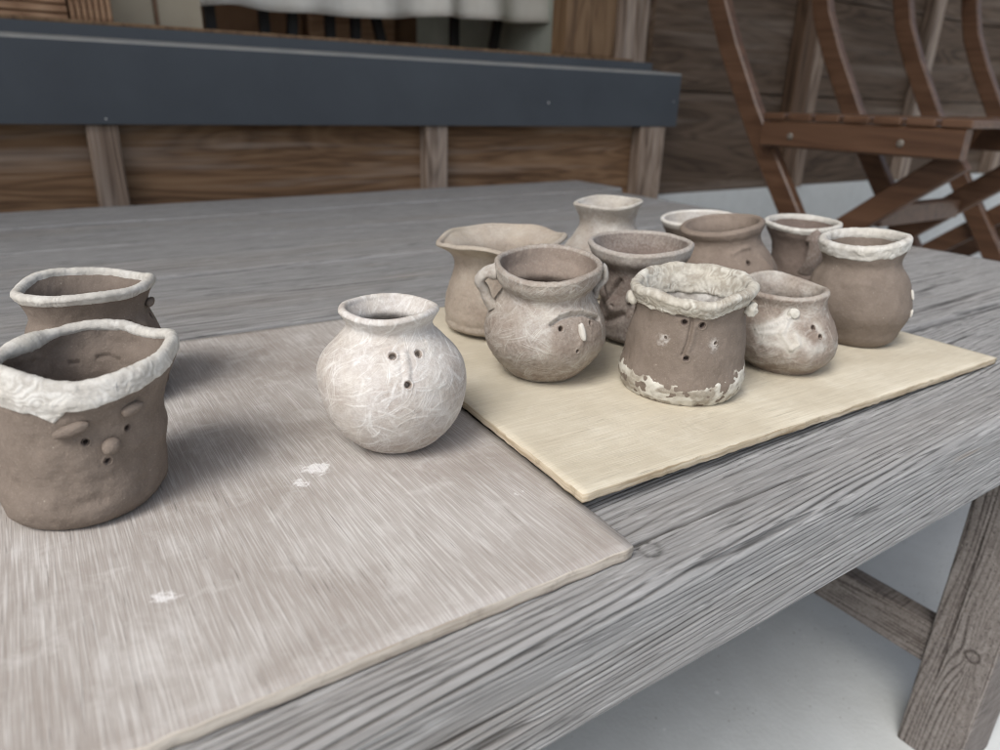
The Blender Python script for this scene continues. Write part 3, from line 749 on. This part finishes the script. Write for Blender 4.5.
# --- white pot in the middle
def sl_white(s, Q, th, K, X, Y, Z):
    base = .42+.40*fbm(X*80, Y*80, Z*80, 5, 3)
    base = base-.28*sstep(.25, .02, Q)*(K == 1)
    return np.clip(np.where(K == 0, .2, base), 0, 1)
p = Pot("round white pot with three small face holes, alone on the brown board",
    (.1209,.2608,.006), 1.1419, .0606, -.0018, 0, -.025, .052, [.0158,.0204,.0264,.0307,.0320,.0298,.0226,.0182,.0212], 37, CLAY_WHITE, wall=.0036,
    rimw=((.0003,2,1),(.0004,3,2)), face=-1.4, bump=.5, rough=.7, nt=680, nq=190, slip=sl_white,
    strokes=(1500, .0085, .0016, .00032, .75, .00013, None),
    pits=((-1.545,.79,.0015,.004),(-1.086,.785,.0015,.004),(-1.374,.632,.0014,.004)),
    grooves=(([(-1.41,.80),(-1.43,.72),(-1.42,.655)], .0009, .00022),([(-1.24,.80),(-1.26,.72),(-1.30,.665)], .0009, .00022),([(-1.95,.79),(-1.75,.84),(-1.3,.86),(-.85,.84)], .0009, .0004)),
    bumps=(([(-1.33,.80),(-1.345,.72),(-1.361,.675)], .0016, .0005),))
for nm, th, q, r in (("eye",-1.545,.79,.00135), ("eye",-1.086,.785,.00135), ("mouth",-1.374,.632,.0013)): p.hole(nm, th, q, r)

# --- beige flared pot at the back left of the yellow board
def sl_beige(s, Q, th, K, X, Y, Z):
    return np.clip(np.where(K == 0, 0, .22+.5*fbm(X*90, Y*90, Z*90, 8, 4)+.45*sstep(.8,.95,Q)), 0, 1)
p = Pot("beige pot with wide wavy flared rim behind the handled face jug",
    (.2451,.3654,.0093), .9763, .059, .0004, .045, .023, .057, [.0185,.0308,.0348,.035,.0336,.0308,.0300,.0325,.0408], 41, CLAY_BEIGE, wall=.0040,
    rimw=((.0012,3,.4),(.0010,4,1.9),(.0005,7,0)), bump=.8, rough=1.5, nt=400, nq=110, slip=sl_beige)
p.strap("handle", ((-1.25,.93,-.0005),(-1.20,.86,.004),(-1.2,.70,-.0005)), .0032, .0022, CLAY_BEIGE, .4)

# --- handled face jug
def face_region(s, Q, th):
    t = ((th+PI) % (2*PI))-PI
    top = np.interp(t, [-1.46,-1.29,-1.05,-.77,-.40], [.642,.689,.704,.687,.604])
    return sstep(-1.50,-1.38,t)*sstep(-.36,-.46,t)*sstep(.0,-.02,Q-top)*sstep(.30,.46,Q)
def sl_jug(s, Q, th, K, X, Y, Z):
    base = .20+.45*fbm(X*55, Y*55, Z*55, 9, 3)+.2*sstep(.5,.75,Q)-.35*sstep(.2,0,Q)
    base = np.where(K == 1, base*(1-.65*face_region(s, Q, th)), np.where(K == 2, .25, .02))
    return np.clip(np.where(K == 0, 0, base), 0, 1)
p = Pot("grey white brushed jug with loop handle and small face under one long brow",
    (.222,.2864,.0098), .9048, .0605, .0003, .004, .10, .22, [.0164,.0212,.0275,.0324,.0320,.0279,.0232,.0268,.0280], 53, CLAY_GREY, wall=.0034,
    rimw=((.0005,2,.5),(.0005,3,2)), face=-1.2, bump=.7, rough=1.6, nt=640, nq=170, slip=sl_jug,
    strokes=(1400, .0095, .0018, .00034, .66, .00013, lambda s, Q, th, K: np.where(K == 1, 1-.92*face_region(s, Q, th), np.where(K == 2, .5, .06))),
    pits=((-1.30,.61,.0013,.004),(-.689,.607,.0011,.003),(-1.021,.402,.0009,.003)),
    grooves=(([(-1.457,.642),(-1.287,.689),(-1.052,.704),(-.768,.687),(-.406,.604)], .0011, .0026),),
    bumps=(([(-1.457,.668),(-1.287,.716),(-1.052,.731),(-.768,.714),(-.45,.64)], .0012, .0011),([(-.93,.50),(-.95,.46)], .0022, .0008)))
p.blob("nose", -.93, .56, (.0016,.0046,.0018), SLIP, .05, sink=.25, slip=.9, seed=2)
p.strap("handle", ((-2.84,.965,-.0005),(-2.87,.95,.0045),(-2.90,.88,.0095),(-2.92,.79,.0098),(-2.92,.71,.0058),(-2.90,.635,-.0005)), .0036, .0027, CLAY_GREY, .5)
p.strap("handle", ((.20,.985,-.0005),(.20,.95,.0022),(.20,.86,.0052),(.20,.78,.0035),(.20,.70,-.0005)), .0026, .0017, CLAY_GREY, .75)
for nm, th, q, r in (("eye",-1.30,.61,.0012), ("eye",-.689,.607,.001), ("mouth",-1.021,.402,.0008)): p.hole(nm, th, q, r)

# --- pale necked vase at the back
def sl_vase(s, Q, th, K, X, Y, Z):
    return np.clip(np.where(K == 0, 0, .55+.6*fbm(X*60, Y*60, Z*130, 12, 3)+.3*sstep(.9,1,Q)), 0, 1)
p = Pot("tall necked pale grey vase at the very back of the group, highest rim",
    (.372,.4033,.0071), .8244, .0716, -.0036, .05, .04, .035, [.0184,.0245,.0304,.035,.0343,.0265,.0212,.0225,.0262], 67, CLAY_GREY, wall=.0036,
    rimw=((.0006,3,.5),), bump=.7, nt=320, nq=100, slip=sl_vase, strokes=(160, .010, .004, .0007, .5, .0003, None))

# --- dark flared pot with lugs between jug and ruffled pot
def sl_dark(s, Q, th, K, X, Y, Z):
    return np.clip(np.where(K == 0, 0, .10*(K == 1)+.35*fbm(X*70, Y*70, Z*70, 15, 3)*(K == 1)+.55*sstep(.86,.97,Q)*(K < 3)+(K == 3)*.5*sstep(.8,1,Q)*(.6+.8*fbm(X*60, Y*60, Z*60, 4, 2))), 0, 1)
p = Pot("dark brown pot with grey flared rim, squeezed behind the brushed jug and ruffled pot",
    (.3183,.307,.0081), .7649, .0607, -.0066, .011, .042, .023, [.0187,.0272,.0290,.0274,.0257,.0246,.0252,.0306,.0328], 71, CLAY_DARK, wall=.0038,
    rimw=((.0006,2,.5),(.0004,3,2)), face=-2.2, nt=480, nq=130, slip=sl_dark,
    grooves=(([(-2.448,.491),(-2.286,.591),(-2.077,.687)], .0016, .0030),([(-2.5,.235),(-2.265,.286),(-2.0,.351)], .0022, .0030),([(-2.24,.43),(-2.2,.42)], .0009, .0015)),
    bumps=(([(-2.30,.43),(-2.2,.40)], .0055, .0032),))
p.strap("handle", ((-2.72,.82,-.0005),(-2.62,.79,.0035),(-2.52,.68,.0050),(-2.5,.55,.0035),(-2.56,.46,-.0005)), .0028, .0020, CLAY_DARK, .1)
p.blob("ear", -1.80, .56, (.0022,.0042,.0026), CLAY_GREY, -.25, sink=.2, slip=.85)

# --- ruffled rim pot, front of the yellow board
def sl_ruf(s, Q, th, K, X, Y, Z):
    n2 = fbm(X*150, Y*150, Z*150, 17, 3)
    ch = 0
    for c in ((-1.942,.629), (-1.047,.607)):
        d_ = np.linalg.norm(s.P-s.at(*c), axis=-1); n5 = fbm(X*330, Y*330, Z*330, 18, 3); ch = ch+.42*sstep(.0048,.0012,d_)*np.clip(.55+1.6*n5, 0, 1)
    return np.clip(np.where(K == 1, ch, np.where(K == 3, .6+.8*n2, 0)), 0, 1)
p = Pot("brown pot with ruffled grey rim, engraved nose, pale cheeks and whitened foot",
    (.2748,.2358,.0089), .6962, .0559, .0015, .035, .07, .11, [.0285,.0305,.0322,.0306,.0298,.0282,.0270,.0276,.0300], 83, CLAY, wall=.0036,
    rimw=((.0007,3,.6),(.0006,4,2.5),(.0004,9,1)), face=-1.4, bump=.8, nt=640, nq=170, slip=sl_ruf,
    pits=((-1.619,.815,.0015,.004),(-1.309,.80,.0015,.004),(-1.501,.489,.0014,.004),(-1.90,.645,.0008,.0010),(-1.03,.625,.0008,.0010)),
    grooves=(([(-1.76,.875),(-1.62,.88),(-1.515,.86),(-1.49,.80),(-1.505,.66),(-1.56,.52)], .0009, .0015),),
    bumps=(([(-1.45,.78),(-1.46,.66),(-1.50,.55)], .0017, .0010),))
p.rim(SLIP_G, interp_q([(-2.7,.87),(-2.1,.88),(-1.7,.885),(-1.3,.87),(-.8,.885),(-.2,.90),(1.5,.93)]), .0010, .026, .80, .0004, swirl=6)
# band of slip round the foot
sv = p.rows, p.P
def foot_band(pot, material):
    i0 = 5; i1 = 5+int(pot.nq*.34)
    P = pot.P[i0:i1+1]; Q = pot.Q[i0:i1+1]; th = pot.th[None]+0*Q; X, Y, Z = P[..., 0], P[..., 1], P[..., 2]
    qe = interp_q([(-2.36,.20),(-2.05,.185),(-1.73,.165),(-1.4,.165),(-1.01,.19),(-.585,.235),(-.19,.28),(1.5,.2)])(th)+.08*fbm(X*190, Y*190, Z*120, 5, 4)
    M = sstep(.016, -.012, Q-qe-.055)
    V = P+pot.n[i0:i1+1]*(M*(.0004+.0005*fbm(X*260, Y*260, Z*260, 6, 2))-.0003)[..., None]
    V[..., 2] = np.maximum(V[..., 2], .0002)
    sl = np.clip(.45+1.0*np.sin(9*fbm(X*80, Y*80, Z*140, 7, 3))*.6+.6*fbm(X*300, Y*300, Z*300, 8, 2), 0, 1)
    link("foot_band", np_mesh("foot_band", V.reshape(-1, 3), grid_faces(len(Q), pot.nt, True), {'slip': sl}), material, pot.root)
foot_band(p, SLIP_G)
p.blob("ear", -.30, .865, (.0030,.0036,.0030), SLIP_G, .2, sink=.1, lump=.25, slip=.8, seed=4)
p.blob("ear", -2.85, .90, (.0020,.0034,.0026), SLIP_G, .2, sink=.1, lump=.2, slip=.8, seed=6)
for nm, th, q, r in (("eye",-1.619,.815,.0013), ("eye",-1.309,.80,.0013), ("mouth",-1.501,.489,.0012)): p.hole(nm, th, q, r, material=CLAY_DARK)

# --- low dish-like rim half hidden at the back
p = Pot("pot with whitish rim mostly hidden behind the plain brown one-eyed pot",
    (.4828,.3964,.0052), .6846, .0547, -.0129, .054, .055, .032, [.02,.0232,.0259,.0275,.0279,.0282,.0292,.0310,.0326], 91, CLAY, wall=.0036,
    nt=300, nq=90, slip=lambda s, Q, th, K, X, Y, Z: np.clip(np.where(K == 0, 0, .9*sstep(.9,.97,Q)*(K < 3)+.55*(K >= 2)), 0, 1))
# --- plain brown pot with one eye showing
p = Pot("plain brown pot with thick unwhitened rim and a single dark eye showing",
    (.4374,.3354,.006), .6561, .0612, -.0132, .14, .085, .10, [.0183,.024,.0299,.0352,.0371,.0326,.0272,.0268,.0296], 97, CLAY_PALE, wall=.0042,
    rimw=((.0005,2,.5),), face=-1.0, nt=420, nq=120, pits=((-1.004,.659,.0018,.003),),
    bumps=(([(-1.3,.75),(-1.1,.80),(-.85,.80)], .0016, .0011),([(-.62,.66),(-.5,.56)], .004, .0018),([(-3.1,.96),(-2,.95),(-1.0,.95),(0,.96),(1,.96),(2,.96),(3.1,.96)], .0042, .0012)))
p.hole("eye", -1.004, .659, .0015, .003, CLAY_DARK)
# --- dark pot with white lip and strap handle, standing off the board
p = Pot("dark brown pot with white lip and broad strap handle behind the smooth brown vase",
    (.5422,.3413,.0), .559, .0604, -.0104, .009, .055, .021, [.0212,.0234,.0251,.0258,.0256,.025,.0262,.0288,.0305], 101, CLAY_DARK, wall=.0034,
    rimw=((.0005,2,.5),(.0004,3,1)), nt=360, nq=100)
p.rim(SLIP, .945, .0003, .012, .965, .0003)
p.strap("handle", ((-1.28,.95,-.0005),(-1.22,.90,.0045),(-1.25,.72,.0075),(-1.35,.54,.0045),(-1.45,.42,-.0005)), .0052, .0020, CLAY_DARK, .08)
# --- squat pot with swirled slip
def sl_squat(s, Q, th, K, X, Y, Z):
    b_ = .10+.45*fbm(X*85, Y*85, Z*85, 22, 4)
    for pts, wd, a in (([(-2.0,.60),(-1.36,.80)], .0028, .9), ([(-1.95,.56),(-1.5,.62)], .0020, .8), ([(-1.9,.48),(-1.45,.48)], .0022, .7), ([(-1.33,.86),(-1.52,.60),(-1.36,.44)], .0028, .9), ([(-1.36,.44),(-1.22,.50),(-1.28,.60)], .0020, .8), ([(-1.15,.55),(-1.0,.42),(-.8,.45)], .0032, .6), ([(-.80,.70),(-.70,.58)], .002, .7)):
        b_ = b_+a*np.exp(-(s.polydist(pts)/wd)**2)
    return np.clip(np.where(K == 1, b_-.4*sstep(.16,.02,Q), np.where(K == 0, 0, .35+.5*fbm(X*80, Y*80, Z*80, 3, 2))), 0, 1)
p = Pot("low squat greyish pot with swirls of white slip, between the ruffled pot and brown vase",
    (.3578,.2305,.0073), .5629, .0458, -.0064, -.008, .039, .078, [.0190,.0215,.0268,.0298,.0296,.0272,.0243,.0238,.0251], 107, CLAY_GREY, wall=.0038,
    rimw=((.0010,2,1.9),(.0008,3,.2)), face=-1.3, bump=1.2, rough=1.5, nt=560, nq=140, slip=sl_squat,
    strokes=(420, .007, .0024, .0005, .45, .0002, lambda s, Q, th, K: np.where(K == 1, 1, .4)),
    pits=((-.886,.684,.0014,.003),(-.777,.579,.0013,.003)),
    bumps=(([(-2.0,.60),(-1.36,.80)], .0013, .0009),([(-1.95,.56),(-1.5,.62)], .0010, .0006),([(-1.33,.84),(-1.52,.60),(-1.36,.44)], .0014, .0009),([(-1.36,.44),(-1.22,.50),(-1.28,.60)], .0013, .0008)))
p.blob("slip_pellet", -1.28, .85, (.0030,.0027,.0013), SLIP_G, .1, sink=.3, lump=.2, slip=.9)
for nm, th, q, r in (("eye",-.886,.684,.0013), ("eye",-.777,.579,.0012)): p.hole(nm, th, q, r, .003, CLAY_DARK)
# --- smooth brown vase at the right
p = Pot("smooth brown vase with neat white rim, rightmost pot on the yellow board",
    (.4466,.2391,.0058), .4827, .0664, -.006, .085, .075, .06, [.0185,.0227,.0268,.0314,.0312,.0281,.0232,.0248,.0263], 113, CLAY, wall=.0038,
    rimw=((.0004,2,.5),(.0003,3,1)), face=-1.2, bump=.8, nt=520, nq=140,
    bumps=(([(-1.78,.649),(-1.549,.689),(-1.326,.669)], .0025, .0007),([(-1.2,.70),(-1.0,.66)], .002, -.0006)))
p.rim(SLIP, interp_q([(-2.6,.905),(-1.8,.89),(-1.2,.90),(-.4,.91),(1.5,.93)]), .0006, .014, .955, .0003)
p.blob("ear", -.12, .53, (.0013,.0034,.0009), SLIP, 0, sink=.25, slip=.9)
p.blob("ear", -.20, .37, (.0013,.0026,.0008), SLIP, 0, sink=.25, slip=.9, seed=5)

# ------------------------------------------------------------------ folding chairs
def chair(x0, wd, label):
    t = thing("folding_chair", label, "chair", (x0+wd/2, .72, FZ), 0, "wooden folding chairs by the wall")
    o0 = Vector((x0+wd/2, .72, FZ))
    def fin(name, bm, m=CHAIRW):
        bmesh.ops.translate(bm, vec=-o0, verts=bm.verts); return bm_obj(name, bm, m, t)
    up = [(1.075,.56),(1.062,.47),(1.046,.40),(1.025,.334),(.982,.252),(.950,.20),(.916,.144),(.862,.064),(.795,-.028),(.565,FZ+.001)]
    dg = [(.535,.085),(.60,.033),(.685,-.036),(1.07,FZ+.001)]
    for s_, x in ((0, x0+.012), (1, x0+wd-.012)):
        bm = bmesh.new(); bar(bm, up, .041, .022, x); fin("back_leg", bm)
        bm = bmesh.new(); bar(bm, [(.515,.1045),(.86,.1045)], .044, .020, x+(-.0225 if s_ == 0 else .0225)); fin("seat_rail", bm)
        bm = bmesh.new(); bar(bm, dg, .041, .020, x+(.0225 if s_ == 0 else -.0225)); fin("front_leg", bm)
        for yy in (.80, .605):
            bm = bmesh.new(); bmesh.ops.create_uvsphere(bm, u_segments=14, v_segments=8, radius=.006,
                matrix=Matrix.Translation((x+(-.033 if s_ == 0 else .033), yy, .102)) @ Matrix.Diagonal((.4,1,1,1))); fin("bolt", bm, SCREW)
    for i in range(7):
        a = .508+.0515*i
        bm = bmesh.new(); box(bm, (x0-.022, a, .1275), (x0+wd+.022, a+.044, .1395), .003); fin("seat_slat", bm)
    for (yy, zz, h) in ((1.05,.43,.05), (1.063,.50,.05)):
        bm = bmesh.new(); box(bm, (x0+.024, yy-.008, zz), (x0+wd-.024, yy+.006, zz+h), .003); fin("back_slat", bm)
    for (yy, zz) in ((.655,-.02), (.93,-.24)):
        bm = bmesh.new(); box(bm, (x0+.046, yy-.012, zz-.018), (x0+wd-.046, yy+.012, zz+.018), .004); fin("crossbar", bm)
    bm = bmesh.new(); box(bm, (x0+.024, .63, -.265), (x0+wd-.024, .655, -.23), .004); fin("crossbar", bm)
    return t
c1 = chair(1.162, .36, "reddish brown wooden folding chair just beyond the right end of the bench")
def dup(root, loc, label):
    r = root.copy(); C.objects.link(r); r.location = loc; r['label'] = label
    for ch in list(root.children):
        k = ch.copy(); C.objects.link(k); k.parent = r
    return r
l = c1.location
dup(c1, (l.x+.665, l.y+.0, l.z), "second wooden folding chair at the right edge, beyond the nearer one")
